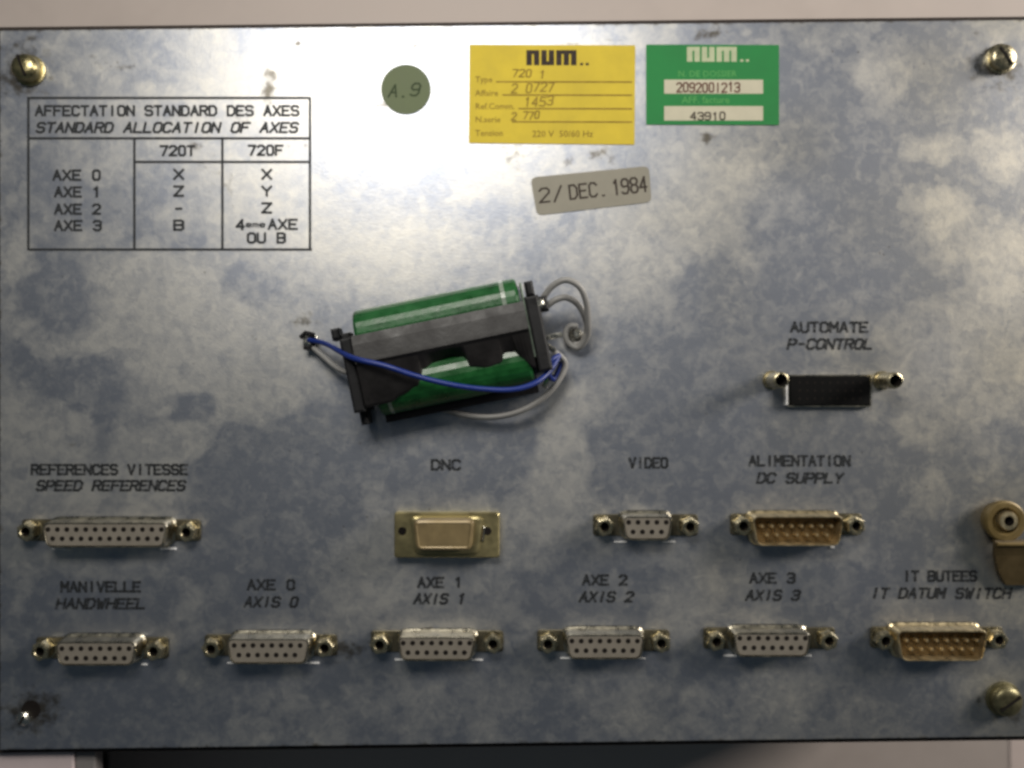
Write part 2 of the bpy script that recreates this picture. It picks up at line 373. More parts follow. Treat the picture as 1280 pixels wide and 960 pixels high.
c00, c10, c11, c01 = idx[0, 0], idx[0, -1], idx[-1, -1], idx[-1, 0]
faces = [tuple(q) for q in quads.tolist()]
faces += [tuple([nb, nb + 1] + idx[0, ::-1].tolist()), tuple([nb + 1, nb + 2] + idx[::-1, -1].tolist()),
          tuple([nb + 2, nb + 3] + idx[-1, :].tolist()), tuple([nb + 3, nb] + idx[:, 0].tolist()), (nb + 3, nb + 2, nb + 1, nb)]
allv = np.concatenate([verts, bv])
me = mesh_from('front_panel', allv.tolist(), faces, M['panel'])
ca = me.color_attributes.new('stain_and_light', 'FLOAT_COLOR', 'POINT')
colr = np.ones((len(allv), 4), dtype=np.float32)
colr[:nb, 0] = S.reshape(-1); colr[:nb, 1] = DI.reshape(-1); colr[:nb, 2] = WA.reshape(-1); colr[nb:, :3] = (0.4, 0.5, 0)
ca.data.foreach_set('color', colr.reshape(-1))
panel = U(obj('front_panel', me, label='weathered zinc sheet panel with cloudy white bloom and black lettering'))

# ------------------------------------------------------------------ single stroke lettering
G = {
 'A': [[(0,0),(2,6),(4,0)],[(.8,2.2),(3.2,2.2)]], 'B': [[(0,0),(0,6),(3,6),(4,5.3),(4,3.9),(3,3.1),(0,3.1)],[(3,3.1),(4,2.3),(4,.8),(3,0),(0,0)]],
 'C': [[(4,5),(3,6),(1,6),(0,5),(0,1),(1,0),(3,0),(4,1)]], 'D': [[(0,0),(0,6),(2.6,6),(4,4.6),(4,1.4),(2.6,0),(0,0)]],
 'E': [[(4,6),(0,6),(0,0),(4,0)],[(0,3.1),(3.2,3.1)]], 'F': [[(4,6),(0,6),(0,0)],[(0,3.1),(3.2,3.1)]],
 'G': [[(4,5),(3,6),(1,6),(0,5),(0,1),(1,0),(3,0),(4,1),(4,2.8),(2.4,2.8)]], 'H': [[(0,0),(0,6)],[(4,0),(4,6)],[(0,3.1),(4,3.1)]],
 'I': [[(2,0),(2,6)]], 'L': [[(0,6),(0,0),(4,0)]], 'M': [[(0,0),(0,6),(2,2.6),(4,6),(4,0)]], 'N': [[(0,0),(0,6),(4,0),(4,6)]],
 'O': [[(1,0),(0,1),(0,5),(1,6),(3,6),(4,5),(4,1),(3,0),(1,0)]], 'P': [[(0,0),(0,6),(3,6),(4,5.2),(4,3.6),(3,2.8),(0,2.8)]],
 'R': [[(0,0),(0,6),(3,6),(4,5.2),(4,3.8),(3,3),(0,3)],[(2.2,3),(4,0)]],
 'S': [[(4,5.2),(3,6),(1,6),(0,5.2),(0,3.9),(1,3.1),(3,3.1),(4,2.2),(4,.8),(3,0),(1,0),(0,.8)]],
 'T': [[(0,6),(4,6)],[(2,6),(2,0)]], 'U': [[(0,6),(0,1),(1,0),(3,0),(4,1),(4,6)]], 'V': [[(0,6),(2,0),(4,6)]],
 'W': [[(0,6),(1,0),(2,4),(3,0),(4,6)]], 'X': [[(0,0),(4,6)],[(0,6),(4,0)]], 'Y': [[(0,6),(2,3),(4,6)],[(2,3),(2,0)]],
 'Z': [[(0,6),(4,6),(0,0),(4,0)]], '-': [[(.6,3),(3.4,3)]], '.': [[(1.6,0),(2.3,0)]], '/': [[(.5,-.3),(3.5,6.3)]],
 '0': [[(1,0),(.2,1),(.2,5),(1,6),(3,6),(3.8,5),(3.8,1),(3,0),(1,0)]], '1': [[(1,4.8),(2.2,6),(2.2,0)]],
 '2': [[(0,5),(1,6),(3,6),(4,5),(4,4),(0,0),(4,0)]], '3': [[(0,5.2),(1,6),(3,6),(4,5.2),(4,3.9),(3,3.1),(1.4,3.1)],[(3,3.1),(4,2.3),(4,.8),(3,0),(1,0),(0,.8)]],
 '4': [[(3,0),(3,6),(0,1.8),(4,1.8)]], '5': [[(4,6),(.5,6),(.2,3.4),(3,3.6),(4,2.6),(4,.9),(3,0),(0,.4)]], '7': [[(0,6),(4,6),(1.4,0)]],
 '8': [[(1,3.2),(0,4.2),(0,5.2),(1,6),(3,6),(4,5.2),(4,4.2),(3,3.2),(1,3.2),(0,2.3),(0,.8),(1,0),(3,0),(4,.8),(4,2.3),(3,3.2)]],
 '9': [[(0,.6),(1,0),(3,0),(4,1.4),(4,5),(3,6),(1,6),(0,5),(0,3.6),(1,2.8),(4,3.1)]],
 '6': [[(3.8,5.6),(2.8,6),(1,6),(0,4.6),(0,1),(1,0),(3,0),(4,1),(4,2.4),(3,3.2),(0,2.9)]],
 'e': [[(0,2),(4,2),(4,3.2),(3,4),(1,4),(0,3),(0,1),(1,0),(3.6,0)]], 'm': [[(0,0),(0,4)],[(0,3.4),(1,4),(2,3.4),(2,0)],[(2,3.4),(3,4),(4,3.4),(4,0)]],
 ' ': [],
}
def stroke_text(mb, s, x0, x1, yc, cap, lw, z, slant=0.0, mi=0, jit=0.0):
    """text spanning picture x0..x1 with its middle on picture row yc"""
    n = len(s); adv = (x1 - x0) / (n - 0.28); gw = adv * 0.72
    for i, ch in enumerate(s):
        ox = x0 + i * adv
        jy = random.uniform(-jit, jit)
        for line in G[ch]:
            pts = [(ox + px_ * gw / 4.0 + (py_ - 3) * slant * cap / 6.0 - 640, 480 - yc - cap / 2 + py_ * cap / 6.0 + jy) for px_, py_ in line]
            for k in range(len(pts) - 1):
                a = Vector(pts[k]); c = Vector(pts[k + 1]); d = (c - a)
                if d.length < 1e-6: continue
                d.normalize(); nn = Vector((-d.y, d.x)) * lw / 2; e = d * lw * 0.42
                a = a - e; c = c + e
                zz = z + 0.012 * (len(mb.f) % 9)
                mb.add([(a.x - nn.x, a.y - nn.y, zz), (c.x - nn.x, c.y - nn.y, zz), (c.x + nn.x, c.y + nn.y, zz), (a.x + nn.x, a.y + nn.y, zz)], [(0, 1, 2, 3)], mi)

def printed(name, lines, label=None, lw=3.3):
    mb = MB()
    for s, x0, x1, yc, it in lines:
        stroke_text(mb, s, x0, x1, yc, 11.5, lw, 0.25, 0.24 if it else 0.0)
    return U(mesh_obj(mb, name, M['ink'], label))
def mesh_obj(mb, name, m, label=None):
    return obj(name, mesh_from(name, mb.v, mb.f, m, mb.mi), label=label)

# allocation table
tb = MB()
def hline(x0, x1, y, w_=3.1): tb.add([(x0 - 640, 480 - y - w_ / 2, .2), (x1 - 640, 480 - y - w_ / 2, .2), (x1 - 640, 480 - y + w_ / 2, .2), (x0 - 640, 480 - y + w_ / 2, .2)], [(0, 1, 2, 3)])
def vline(x, y0, y1, w_=3.1): tb.add([(x - 640 - w_ / 2, 480 - y1, .17), (x - 640 + w_ / 2, 480 - y1, .17), (x - 640 + w_ / 2, 480 - y0, .17), (x - 640 - w_ / 2, 480 - y0, .17)], [(0, 1, 2, 3)])
hline(34, 388, 122.5); hline(35, 388, 173); hline(168, 388, 202.5); hline(36, 390, 312)
vline(35.5, 122, 313); vline(168, 173, 313); vline(278, 173, 313); vline(387.5, 122, 312)
for s, x0, x1, yc, it in [('AFFECTATION STANDARD DES AXES', 45, 373, 138.5, 0), ('STANDARD ALLOCATION OF AXES', 47, 372, 159.5, 1),
        ('720T', 201, 243, 188.5, 0), ('720F', 311, 353, 188, 0), ('AXE 0', 67, 125, 219, 0), ('AXE 1', 69, 125, 240, 0), ('AXE 2', 69, 125, 261.5, 0), ('AXE 3', 69, 126, 282, 0),
        ('X', 218, 229, 218, 0), ('Z', 218, 229, 239, 0), ('-', 219, 228, 261, 0), ('B', 218, 229, 281.5, 0),
        ('X', 328, 339, 218, 0), ('Y', 328, 339, 239, 0), ('Z', 328, 339, 260, 0), ('4', 296, 305, 281, 0), ('AXE', 336, 371, 280.5, 0), ('OU B', 310, 356, 297.5, 0)]:
    stroke_text(tb, s, x0, x1, yc, 11.5, 3.0, 0.25, 0.24 if it else 0.0)
stroke_text(tb, 'eme', 308, 331, 280.5, 6.5, 1.6, 0.25)
U(mesh_obj(tb, 'allocation_table', M['inksolid'], 'black printed ruled table of axis allocations at the upper left of the panel'))

for ls in [[('REFERENCES VITESSE', 40, 234, 587, 0), ('SPEED REFERENCES', 47, 231, 607, 1)],
           [('DNC', 540, 575, 581, 0)], [('VIDEO', 787, 834, 578.5, 0)],
           [('ALIMENTATION', 937, 1062, 576, 0), ('DC SUPPLY', 948, 1053, 597.5, 1)],
           [('AUTOMATE', 989, 1084, 409, 0), ('P-CONTROL', 986, 1090, 430, 1)],
           [('MANIVELLE', 77, 175, 733.5, 0), ('HANDWHEEL', 72, 181, 754.5, 1)],
           [('AXE 0', 310, 368, 731, 0), ('AXIS 0', 307, 372, 752.5, 1)],
           [('AXE 1', 523, 577, 728, 0), ('AXIS 1', 519, 581, 748.5, 1)],
           [('AXE 2', 729, 783, 725, 0), ('AXIS 2', 726, 791, 746, 1)],
           [('AXE 3', 938, 993, 722.5, 0), ('AXIS 3', 934, 999, 744, 1)],
           [('IT BUTEES', 1130, 1220, 720, 0), ('IT DATUM SWITCH', 1090, 1263, 741.5, 1)]]:
    printed('printed_caption', ls)

# ------------------------------------------------------------------ connectors
def hexpost(h=17, r=12.2, hole=5.4, name='jack_post', m='post'):
    b = MB(); hexr = lambda q, z: circ(q, z, 24)
    def hx(q, z):
        out = []
        for i in range(24):
            a = 2 * math.pi * i / 24 + .26
            k = math.cos(math.pi / 6) / math.cos((a % (math.pi / 3)) - math.pi / 6)
            out.append((q * k * math.cos(a), q * k * math.sin(a), z))
        return out
    b.loft([circ(r * 1.1, 2.3, 24), circ(r * 1.1, 3.0, 24), circ(r * 1.0, 3.2, 24)], False, False)
    b.loft([hx(r, 2.6), hx(r, h - 2.2), hx(r * .90, h - .4), hx(r * .80, h), circ(hole * 1.15, h, 24), circ(hole, h - 1.2, 24)], False, False)
    b.loft([circ(hole, h - 1.2, 24), circ(hole * .93, h - 5, 24), circ(hole * .9, 6, 24)], False, True, 1)
    return b.build(name, [M[m], M['hole']], link=False)
POST = hexpost(); 
b = MB(); b.loft([circ(3.1, 0, 12), circ(2.5, 0.25, 12)], False, True); HOLE = b.build('contact_hole', M['hole'], link=False)
b = MB(); b.loft([circ(2.2, 0, 10), circ(2.2, 13, 10), circ(1.3, 15, 10)], False, True); PIN = b.build('contact_pin', M['pin'], link=False)

def cut_lip(parent, x, y, wt, wb, h, sides):
    """dark cut-out in the sheet round the shell with sheared edges painted bright as if lit at its foot"""
    b = MB(); b.loft([dprof(wt, wb, h, 8, .15, 5.4), dprof(wt, wb, h, 8, .5, 5.4)], False, True)
    b.build('cutout_gap', M['hole'], parent, (0, 0, 0))
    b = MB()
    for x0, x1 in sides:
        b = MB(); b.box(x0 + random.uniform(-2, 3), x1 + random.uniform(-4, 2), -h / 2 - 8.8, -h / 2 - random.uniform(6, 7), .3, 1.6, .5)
        b.build('cut_edge_glint', M['bright'], parent)  # near-white bar: highlight of the cut edge put into its colour

def connector(name, label, face, posts, rows, male=False, hf=24, lips=None, posth=17):
    """face = picture x0, x1, y0, y1 of the front; posts = picture centres of the post heads"""
    x0, x1, y0, y1 = face; k = (D - hf) / D
    cx, cy, _ = at((x0 + x1) / 2, (y0 + y1) / 2, hf)
    wt = (x1 - x0) * k; h = (y1 - y0) * k; wb = wt - h * 0.36
    c = empty(name, (cx, cy, 0), None, label); U(c)
    cut_lip(c, 0, 0, wt, wb, h, lips or [(-wt / 2 - 2, -wt / 4), (wt / 2 - 14, wt / 2 + 2)])
    fa = at(posts[0][0], posts[0][1], posth); fb = at(posts[1][0], posts[1][1], posth)
    fl = MB(); xm = (fa[0] + fb[0]) / 2 - cx; hw = (fb[0] - fa[0]) / 2 + 13; ym = (fa[1] + fb[1]) / 2 - cy
    fl.loft([rr(xm - hw, xm + hw, ym - 13.5, ym + 13.5, 5, .55), rr(xm - hw, xm + hw, ym - 13.5, ym + 13.5, 5, 1.7), rr(xm - hw + .8, xm + hw - .8, ym - 12.7, ym + 12.7, 5, 2.2)], False, True)
    fl.build('flange', M['flange'], c)
    sh = MB(); o1 = 2.0
    base = 5.0
    sh.loft([dprof(wt, wb, h, 7, 0.6, base), dprof(wt, wb, h, 7, 3, base), dprof(wt, wb, h, 7, 5, o1 + .8), dprof(wt, wb, h, 7, hf - 2, o1),
             dprof(wt, wb, h, 7, hf, o1 - .9), dprof(wt, wb, h, 7, hf, .3), dprof(wt, wb, h, 7, hf - 1, -.1), dprof(wt, wb, h, 7, 4 if male else hf - 4, -.1)], False, False)
    sh.build('shell', M['gold' if male else 'shell'], c, smooth=False)
    ins = MB()
    if male: ins.loft([dprof(wt, wb, h, 7, 3.8, -.1), dprof(wt, wb, h, 7, 5.5, -.2)], False, True)
    else: ins.loft([dprof(wt, wb, h, 7, 3, -.4), dprof(wt, wb, h, 7, hf - 1.3, -.4), dprof(wt, wb, h, 7, hf - .6, -1.1)], False, True)
    ins.build('insert', M['plugfloor' if male else 'insert'], c)
    for (n, xa, xb, yy) in rows:
        hz = hf - .55 if not male else 5.5
        for i in range(n):
            px_ = xa + (xb - xa) * i / (n - 1)
            q = at(px_, yy, hf if not male else 20)
            obj('contact_pin' if male else 'contact_hole', PIN if male else HOLE, c, (q[0] - cx, q[1] - cy, hz))
    for i, (px_, py_) in enumerate(posts):
        q = at(px_, py_, posth)
        obj('jack_post', POST, c, (q[0] - cx, q[1] - cy, 0), rotz=random.uniform(0, 1))
    return c

connector('speed_reference_connector', 'long 25 hole socket under the lettering SPEED REFERENCES', (54, 208, 655, 683), [(31, 665), (232, 666)],
          [(13, 59.6, 201.5, 662), (12, 65.5, 196, 673.5)], lips=[(-76, -52), (58, 76)])
connector('handwheel_connector', '15 hole socket under the lettering HANDWHEEL at lower left', (70, 169, 804, 831), [(49, 815), (191, 815)],
          [(8, 77, 161, 811), (7, 83, 155, 823)], lips=[(-55, -40), (42, 55)])
connector('axis_connector', '15 hole socket under the lettering AXIS 0', (284, 386, 800, 829), [(263, 812), (405, 811)],
          [(8, 292.6, 375, 807), (7, 298.5, 368.5, 819)], lips=[(-56, 8), (36, 56)])
connector('axis_connector', '15 hole socket under the lettering AXIS 1', (498, 593, 798, 825), [(474, 807), (616, 806)],
          [(8, 504, 587, 804), (7, 510, 580.5, 816)], lips=[(-55, 2), (38, 55)])
connector('axis_connector', '15 hole socket under the lettering AXIS 2', (708, 805, 795, 823), [(685, 806), (827, 805)],
          [(8, 715, 797, 801.5), (7, 721, 791, 813.5)], lips=[(-55, 0), (40, 55)])
connector('axis_connector', '15 hole socket under the lettering AXIS 3', (918, 1013, 793, 820), [(896, 803), (1037, 802)],
          [(8, 925, 1007, 798), (7, 931, 1001, 810)], lips=[(-56, 56)])
connector('video_connector', 'small 9 hole socket under the lettering VIDEO', (779, 840, 647, 674), [(756, 659), (863, 659)],
          [(5, 786, 833, 653), (4, 791.5, 827, 665)], lips=[(-39, -24), (22, 40)])
connector('supply_connector', '15 pin gold plug under the lettering DC SUPPLY', (942, 1054, 647, 681), [(930, 658), (1071, 658)],
          [(8, 953, 1040, 658), (7, 959, 1034, 669)], male=True, lips=[(50, 56)])
connector('datum_switch_connector', '15 pin gold plug under the lettering IT DATUM SWITCH', (1123, 1234, 790, 825), [(1108, 802), (1250, 801)],
          [(8, 1134, 1222, 801), (7, 1140, 1216, 812)], male=True, lips=[(50, 56)])

# capped connector
cx, cy, _ = at(558.5, 669, 14)
c = U(empty('capped_connector', (cx, cy, 0), None, 'olive plated connector with a blank tan cover under the lettering DNC'))
b = MB()
b.loft([rr(-65, 65, -28, 28, 4, .5), rr(-65, 65, -28, 28, 4, 12), rr(-63.6, 63.6, -26.6, 26.6, 4, 13.4)], False, True)
b.build('flange', M['olive'], c)
b = MB(); b.loft([dprof(92, 80, 47, 7, 13), dprof(90, 78, 45, 7, 16), dprof(84, 73, 41, 7, 17)], False, True)
b.build('raised_collar', M['olive'], c)
b = MB(); b.loft([dprof(74, 67, 37, 8, 16), dprof(74, 67, 37, 8, 32, .3), dprof(74, 67, 37, 8, 35, -1), dprof(74, 67, 37, 8, 36, -3.4), dprof(74, 67, 37, 8, 35.3, -4.6)], False, True)
o = b.build('blank_cover', M['tan'], c); o.location = (-2 * P, 4 * P, 0)
for sx in (-55, 50):
    b = MB(); b.loft([circ(5.2, 0, 16), circ(4.2, .35, 16)], False, True); b.build('screw_hole', M['hole'], c, (sx, 5, 13.4))
b = MB(); b.box(-1.8, 1.8, -9, 9, 13, 16.5, 1.4); b.build('latch_clip', M['nickel'], c, (45, 2, 0), rotz=R(-8))

# deep socket with tall posts
cx, cy, _ = at(1037, 488.5, 6)
c = U(empty('control_connector', (cx, cy, 0), None, 'black rectangular socket with two tall posts under the lettering P-CONTROL'))
b = MB()
b.loft([rr(-52, 52, -20, 20, 2, .4), rr(-52, 52, -20, 20, 2, 6), rr(-50.5, 50.5, -18.5, 18.5, 2, 6), rr(-50.5, 50.5, -18.5, 18.5, 2, 2)], False, False)
b.build('frame', M['shell'], c)
b = MB(); b.loft([rr(-50, 50, -18, 18, 2, 1), rr(-50, 50, -18, 18, 2, 6.6), rr(-49, 49, -17, 17, 2, 7.4)], False, True)
b.build('insulator', M['socket'], c)
b = MB(); b.loft([circ(1.7, 0, 8), circ(1.4, .15, 8)], False, True); SL = b.build('contact_hole', M['hole'], link=False)
for row in range(3):
    for i in range(9): obj('contact_hole', SL, c, (-38 + i * 9.5, -10 + row * 10, 7.4))
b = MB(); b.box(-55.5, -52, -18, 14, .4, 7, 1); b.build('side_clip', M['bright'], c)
for bx, by, tx, ty in ((958, 477, 977, 475), (1091, 477, 1120, 475.5)):
    p0 = Vector(at(bx, by, 0)); 
    m_ = MB(); r = 10; h = 38
    q = Vector(at(tx, ty, h))
    m_.loft([circ(r + 2, .4, 20), circ(r + 2, 3, 20), circ(r, 3.2, 20), circ(r, h - 3, 20), circ(r * .9, h - .6, 20), circ(r * .74, h, 20)], False, False)
    m_.loft([circ(r * .74, h, 20), circ(r * .68, h - 6, 20), circ(r * .6, h - 20, 20)], False, True, 1)
    m_.build('tall_post', [M['post'], M['hole']], c, (q.x - cx, q.y - cy, 0), smooth=False)

# ------------------------------------------------------------------ labels stuck to the sheet
def quad_label(corners, z, th, parent, m, name, label=None, r=3):
    pts = [Vector(at(*c_)[:2]) for c_ in corners]; out = []
    for i in range(4):
        p = pts[i]; a = (pts[i - 1] - p).normalized(); b_ = (pts[(i + 1) % 4] - p).normalized()
        for k in range(5):
            t_ = k / 4; q = (p + a * r) * (1 - t_) ** 2 + p * 2 * t_ * (1 - t_) + (p + b_ * r) * t_ * t_
            out.append(q)
    mb = MB(); mb.loft([[(q.x, q.y, z) for q in out], [(q.x, q.y, z + th) for q in out]], False, True)
    return mb.build(name, m, parent, label=label)

def num_logo(mb, x0, x1, y0, y1, z, mi=0, dots=True):
    """wide block letters n u m: vertical bars joined at top or foot"""
    W = (x1 - x0) / 7.0; bw = W * .74; t_ = (y1 - y0) * .26
    def bar(a, c_, d, e):
        mb.add([(a - 640, 480 - e, z), (c_ - 640, 480 - e, z), (c_ - 640, 480 - d, z), (a - 640, 480 - d, z)], [(0, 1, 2, 3)], mi)
    for i in range(7): bar(x0 + i * W, x0 + i * W + bw, y0 + t_, y1 - t_)
    for a, c_, top, foot in ((0, 1, 1, 0), (2, 3, 0, 1), (4, 6, 1, 0)):
        xa = x0 + a * W; xb = x0 + c_ * W + bw
        if top:
            bar(xa, xb, y0, y0 + t_)
            for i in range(a, c_ + 1): bar(x0 + i * W, x0 + i * W + bw, y1 - t_, y1)
        else:
            bar(xa, xb, y1 - t_, y1)
            for i in range(a, c_ + 1): bar(x0 + i * W, x0 + i * W + bw, y0, y0 + t_)
    if dots:
        bar(x1 + 2, x1 + 6, y1 - 3, y1); bar(x1 + 9, x1 + 13, y1 - 3, y1)

def font_text(s, px_, py_, size, z, m, parent, name='printed_text', rot=0.0, sx=1.0, align='LEFT', shear=0):
    cu = bpy.data.curves.new(name, 'FONT'); cu.body = s; cu.size = size * P * 1.35; cu.align_x = align; cu.align_y = 'CENTER'; cu.shear = shear
    cu.resolution_u = 2; cu.offset = 0.00002
    tmp = bpy.data.objects.new('tmp', cu); COL.objects.link(tmp)
    bpy.context.view_layer.update()
    me_ = bpy.data.meshes.new_from_object(tmp); bpy.data.objects.remove(tmp); me_.name = name
    me_.materials.clear(); me_.materials.append(m)
    for v in me_.vertices: v.co.x *= sx
    q = at(px_, py_); o_ = obj(name, me_, parent, (q[0], q[1], z), rot); return o_

ys = U(empty('yellow_sticker', (0, 0, 0), None, 'yellow rating sticker with ruled lines and black bar logo'))
quad_label([(587, 56), (586, 179), (793, 181), (794, 57)], .2, .7, ys, M['yellow'], 'backing', r=1.5)
mb = MB(); num_logo(mb, 658, 723, 63, 82, 1.0); mb.build('logo', M['darkink'], ys)
mb = MB()
for i, y in enumerate((102.5, 119, 136, 152.5)):
    xa = (620, 628, 648, 640)[i]
    mb.add([(xa - 640, 480 - y - 1.0, 1.0), (790 - 640, 480 - y - 1.4, 1.0), (790 - 640, 480 - y + .6, 1.0), (xa - 640, 480 - y + .8, 1.0)], [(0, 1, 2, 3)])
mb.build('ruled_lines', M['ochreink'], ys)
for s, y in (('Type', 100), ('Affaire', 117), ('Ref.Comm.', 133.5), ('N.serie', 150), ('Tension', 167)):
    font_text(s, 594, y, 8.0, 1.05, M['ochreink'], ys)
font_text('220 V  50/60 Hz', 665, 168, 8.5, 1.05, M['ochreink'], ys)
mb = MB()
for s, x0, x1, y, cp in (('720 1', 641, 681, 93, 9), ('2 0727', 640, 692, 110, 11), ('1453', 656, 691, 127, 11), ('2 770', 640, 674, 145, 9)):
    stroke_text(mb, s, x0, x1, y, cp, 1.6, 1.1, .15, jit=1.2)
mb.build('handwriting', M['ochreink'], ys)

gs = U(empty('green_sticker', (0, 0, 0), None, 'green sticker with white bar logo and two cream fields'))
quad_label([(807.5, 56), (807.5, 156), (973.5, 156.5), (973.5, 56.5)], .2, .7, gs, M['green'], 'backing', r=1.5)
mb = MB(); num_logo(mb, 858.5, 923, 59, 77.5, 1.0); mb.build('logo', M['creamink'], gs)
font_text('N. DE DOSSIER', 847, 93, 8.2, 1.05, M['paleg'], gs)
font_text('AFF. facture', 852, 125.5, 9, 1.05, M['paleg'], gs)
for y0, y1 in ((100, 117.5), (133, 151)):
    quad_label([(830, y0), (830, y1), (953.5, y1), (953.5, y0)], .95, .15, gs, M['cream'], 'blank_field', r=.5)
mb = MB(); stroke_text(mb, '209200I213', 846, 924, 109.5, 11, 1.9, 1.2, jit=.6); mb.build('stamped_number', M['redink'], gs)
mb = MB(); stroke_text(mb, '43910', 863, 906, 146, 9, 1.8, 1.2, jit=.8); mb.build('stamped_number', M['darkink'], gs)

ds = U(empty('date_sticker', (0, 0, 0), None, 'grey tilted sticker stamped 21 DEC. 1984'))
quad_label([(663, 222), (671, 269.5), (814.5, 252.5), (811, 207.5)], .2, .7, ds, M['greydate'], 'backing', r=8)
mb = MB()
stroke_text(mb, '2/', 0, 29, 0, 17, 2.3, 0, .05); stroke_text(mb, 'DEC.', 38, 84, 0, 17, 2.4, 0, 0); stroke_text(mb, '1984', 92, 134, 0, 18, 2.5, 0, 0)
mb.v = [(x + 640 - 67, y - 480, z) for x, y, z in mb.v]
q = at(741, 237.5); mb.build('stamped_date', M['darkink'], ds, (q[0], q[1], 1.0), rotz=R(6.3))

q = at(507.5, 112)
dt = U(empty('round_sticker', (q[0], q[1], 0), None, 'round olive green sticker with faint pen marks'))
b = MB(); b.loft([circ(31, .2, 48), circ(31, .9, 48)], False, True); b.build('backing', M['dot'], dt)
mb = MB(); stroke_text(mb, 'A.9', 640 - 20, 640 + 17, 480 + 1, 15, 2.0, 1.1, .25, jit=1); mb.build('handwriting', M['dotink'], dt)

# ------------------------------------------------------------------ screws of the panel
def screw(px_, py_, r, h, m, slot, label, collar=True, tilt=0.0):
    x, y, _ = at(px_, py_, h)
    s_ = U(empty('panel_screw', (x, y, 0), None, label)); s_.rotation_euler = (0, tilt, 0)
    b = MB(); b.loft([circ(r * 1.18, .3, 28), circ(r * 1.18, 2.2, 28), circ(r * 1.05, 3, 28)], False, True)
    b.build('washer', M[m], s_)
    b = MB(); rings = [circ(r, 3, 28), circ(r, h * .55, 28)]
    for k in range(1, 6):
        a = k / 6 * math.pi / 2; rings.append(circ(r * (math.cos(a) * .55 + .45 * (1 - (k / 6) ** 3)), h * .55 + h * .45 * math.sin(a), 28))
    b.loft(rings, False, True); b.build('head', M[m], s_, smooth=True)
    b = MB(); b.box(-r * .80, r * .80, -1.5, 1.5, h * .90, h + .35); b.build('slot', M['hole'], s_, rotz=slot)
    return s_
screw(26, 81, 16.5, 20, 'brass', R(-70), 'shiny brass screw in the top left corner of the panel')
screw(1258, 69, 16, 13, 'post', R(-55), 'nickel screw in the top right corner of the panel')
screw(1264, 880, 18.5, 17, 'dullbrass', R(35), 'dull brass screw in the bottom right corner of the panel')
x, y, _ = at(37, 889, 0)
s_ = U(empty('panel_screw', (x, y, 0), None, 'small bright screw sunk in its hole in the bottom left corner of the panel'))
b = MB(); b.loft([circ(12, .1, 20), circ(11.5, .35, 20)], False, True); b.build('hole', M['hole'], s_, (2, 2, 0))
b = MB(); b.loft([circ(9, .4, 16), circ(8.5, 6, 16), circ(5, 9, 16)], False, True); b.build('head', M['nickel'], s_, (-4.5, -7.5, 0))
b = MB(); b.box(-6, 6, -1.2, 1.2, 9, 9.4); b.build('slot', M['hole'], s_, (-4.5, -7.5, 0), rotz=R(60))

# ------------------------------------------------------------------ brown clamp lug on the right
x, y, _ = at(1258, 652, 16)
lg = U(empty('cable_clamp', (x, y, 0), None, 'brown ring clamp with bent strap at the right edge of the panel'))
b = MB(); b.loft([circ(23, .3, 32), circ(25, 8, 32), circ(25.5, 12, 32), circ(25, 15, 32), circ(23, 16, 32), circ(17.5, 16, 32), circ(15.5, 13.5, 32), circ(14.5, 9, 32)], False, True)
b.build('ring', M['lug'], lg, smooth=False)
b = MB(); b.loft([circ(12, 9, 24), circ(12, 15.5, 24), circ(11, 18, 24), circ(6.2, 18.5, 24)], False, False); b.loft([circ(6.2, 18.5, 24), circ(5.4, 11, 24)], False, True, 1)
b.build('screw', [M['gold'], M['hole']], lg, (2, 1, 0))
b = MB()
prof = [(-23, 17.0), (-26, 19.5), (-30, 18.5), (-42, 15), (-62, 12), (-80, 9)]
xs = [(-15, 44), (-15, 44), (-15, 44), (-13, 44), (-7, 44), (4, 44)]
top = [[(xa, y_, z_) for xa in (xs[i][0], xs[i][1])] for i, (y_, z_) in enumerate(prof)]
vs = []; fs = []
for i, (y_, z_) in enumerate(prof):
    vs += [(xs[i][0], y_, z_), (xs[i][1], y_, z_), (xs[i][1], y_, z_ - 6), (xs[i][0], y_, z_ - 6)]
for i in range(len(prof) - 1):
    a = i * 4; c_ = a + 4
    for k in range(4): fs.append((a + k, a + (k + 1) % 4, c_ + (k + 1) % 4, c_ + k))
fs += [(0, 1, 2, 3), (23, 22, 21, 20)]
b.add(vs, fs); b.build('strap', M['lugdark'], lg)
b = MB(); b.box(-14, 44, -29.5, -25, 17, 21, 1.2); b.build('strap_edge', M['lug'], lg)

# ------------------------------------------------------------------ battery pack
ANG = R(11.6); ox, oy, _ = at(558, 438, 40)
bat = empty('battery_pack', (ox, oy, 0), None, 'green battery pack in a black cradle wired across the middle of the metal panel', 'battery pack')
bat.rotation_euler = (0, 0, ANG)
ca_, sa_ = math.cos(ANG), math.sin(ANG)
def loc(px_, py_, h):
    """picture point at height h, in the pack's own axes"""
    x, y, z = at(px_, py_, h); x -= ox; y -= oy
    return (x * ca_ + y * sa_, -x * sa_ + y * ca_, z)
def cyl_u(mb, v0, z0, prof_, n=28, mi=0):
    mb.loft([[(u, v0 + r * math.cos(2 * math.pi * k / n), z0 + r * math.sin(2 * math.pi * k / n)) for k in range(n)] for u, r in prof_], True, True, mi)
for v0, u0, u1 in ((39, -101, 98), (-31, -92, 97)):
    b = MB(); cyl_u(b, v0, 33, [(u0, 25), (u0 + 1, 29), (u0 + 4, 30.5), (u1 - 4, 30.5), (u1 - 1, 29), (u1, 25)])
    b.build('cell', M['cell'], bat, smooth=False)
